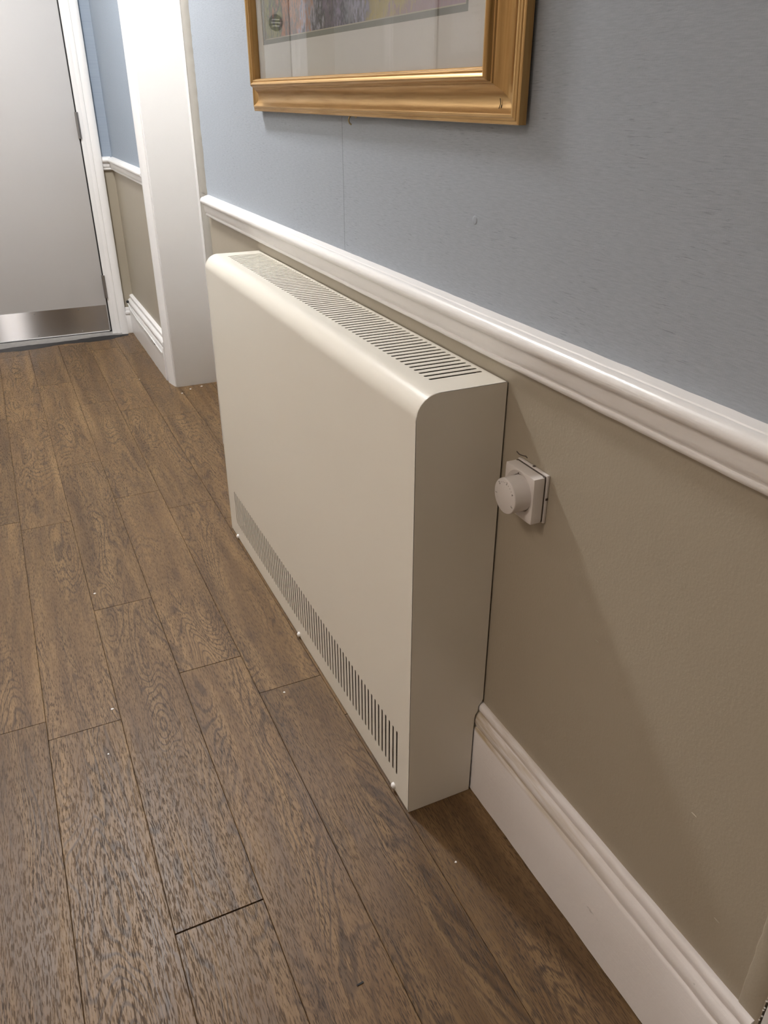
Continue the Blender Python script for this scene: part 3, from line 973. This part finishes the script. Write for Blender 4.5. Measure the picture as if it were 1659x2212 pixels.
# two dark curved pins at the mitre and scuffs
for (y, z, k_) in ((0.0445, 1.1505, 1), (0.0405, 1.1435, -1)):
    bm = bmesh.new()
    tube(bm, [Vector((-0.0150 - 0.0004, y, z + 0.006)) + PO, Vector((-0.0150, y - 0.0012 * k_, z)) + PO, Vector((-0.0165, y, z - 0.0055)) + PO], 0.0005, 6)
    mesh_obj('corner_pin', bm, M_FRAME_DK, fs[0])

# brass hook in the wall under the frame
hk = empty('wall_hook', (0, 0.532, 1.122))
tag(hk, 'tiny brass screw hook in the wallpaper under the gilt frame', 'hook')
bm = bmesh.new()
lathe(bm, [(0, 0.003), (0.0035, 0.0026), (0.0042, 0.0)], (0, 0, 0.006), (-1, 0, 0), 16)
mesh_obj('collar', bm, M_BRASS, hk, sharp=50)
bm = bmesh.new()
tube(bm, [(0, 0, 0.006), (-0.006, 0, 0.006)] + [(-0.0085 - 0.006 * math.sin(t), 0, -0.001 + 0.007 * math.cos(t)) for t in [0.2 + i * 0.35 for i in range(9)]], 0.0014, 8)
mesh_obj('hook', bm, M_BRASS, hk, sharp=60)

# ------------------------------------------------------------------ cable clipped along the far skirting
cab = empty('skirting_cable', (-0.05, 3.0, 0.0))
tag(cab, 'thin white cable with clips drooping along the far skirting', 'cable')
CO = Vector((0.05, -3.0, 0.0))
cp = [(-0.047, 3.565, 0.165), (-0.048, 3.47, 0.150), (-0.048, 3.38, 0.146), (-0.047, 3.30, 0.138), (-0.047, 3.20, 0.138), (-0.046, 3.10, 0.137),
      (-0.046, 3.00, 0.137), (-0.046, 2.92, 0.135), (-0.046, 2.84, 0.134), (-0.046, 2.76, 0.132), (-0.046, 2.68, 0.130)]
bm = bmesh.new()
tube(bm, [Vector(p) + CO for p in cp], 0.0028, 8)
mesh_obj('lead', bm, M_CABLE, cab, sharp=60)
for i in (1, 3, 5, 7, 8):
    x, y, z = Vector(cp[i]) + CO
    boxo('clip', (x - 0.004, x + 0.004, y - 0.004, y + 0.004, z - 0.005, z + 0.004), M_CABLE, cab, 0.001)
bm = bmesh.new()
bmesh.ops.create_icosphere(bm, subdivisions=2, radius=0.008, matrix=Matrix.Translation(Vector((-0.046, 3.575, 0.172)) + CO))
mesh_obj('entry_hole', bm, M_DARK, cab, sharp=60)
bm = bmesh.new()
bmesh.ops.create_icosphere(bm, subdivisions=2, radius=0.0055, matrix=Matrix.Translation(Vector((-0.045, 2.835, 0.131)) + CO))
mesh_obj('entry_hole', bm, M_DARK, cab, sharp=60)

# ------------------------------------------------------------------ ceiling lamp and two added fill lamps
def ceiling_lamp(x, y, hw, label, strength, col):
    e = empty('ceiling_lamp', (x, y, ZC))
    tag(e, label, 'ceiling lamp')
    bm = bmesh.new()
    box(bm, -hw - 0.02, hw + 0.02, -hw - 0.02, hw + 0.02, -0.022, 0.0, 0.004)
    mesh_obj('housing', bm, M_CEIL, e, sharp=35)
    boxo('diffuser', (-hw, hw, -hw, hw, -0.030, -0.021), emitter('lamp_diffuser', col, strength), e)
    return e
ceiling_lamp(-0.65, 2.06, 0.105, 'square ceiling lamp above the convector', LAMP, (0.985, 0.985, 1.0))
ceiling_lamp(-2.15, -0.45, 0.30, 'large added fill lamp on the ceiling of the added side room', FILL_ROOM, (1.0, 0.86, 0.765))
ceiling_lamp(-0.65, -2.5, 0.105, 'weak added fill lamp on the ceiling behind the camera', FILL_BACK, (1.0, 0.86, 0.765))

# ------------------------------------------------------------------ crumbs on the floor
def flake(x, y, r, mat, label, cat, group, seed):
    rnd = random.Random(seed)
    bm = bmesh.new()
    n = 6
    pts = [(r * (0.6 + 0.6 * rnd.random()) * math.cos(2 * math.pi * k / n), r * (0.6 + 0.6 * rnd.random()) * math.sin(2 * math.pi * k / n)) for k in range(n)]
    prism(bm, pts, 0.0001, 0.0011, 'z')
    o = mesh_obj('paint_flake' if group else 'floor_fleck', bm, mat)
    o.location = (x, y, 0)
    return tag(o, label, cat, group)
JL = 'white paint flake on the floor at the foot of the jamb lining'
PL_ = 'tiny white paint flake on the planks in front of the convector'
spots = [(-0.572, 0.991, 0.0032, PL_), (-0.246, 0.409, 0.0028, PL_), (-0.596, 0.515, 0.0032, PL_), (-0.623, 0.384, 0.0026, PL_),
         (0.085, 2.525, 0.0055, JL), (0.030, 2.507, 0.0048, JL), (-0.016, 2.468, 0.0045, JL),
         (-0.152, 2.744, 0.0035, 'white paint flake on the floor by the far skirting'),
         (-0.121, -0.128, 0.0022, 'white paint flake in the shaded floor corner by the skirting')]
for i, (x, y, r, lb) in enumerate(spots):
    flake(x, y, r, M_FLAKE, lb, 'paint flake', 'paint flakes on the floor', i)
bm = bmesh.new()
box(bm, -0.0055, 0.0055, -0.0014, 0.0014, 0.0001, 0.0013, 0.0004)
o = mesh_obj('floor_fleck', bm, M_DARK)
o.location = (-0.353, -0.249, 0)
o.rotation_euler = (0, 0, 0.1)
tag(o, 'thin dark splinter lying on a floor plank', 'debris')
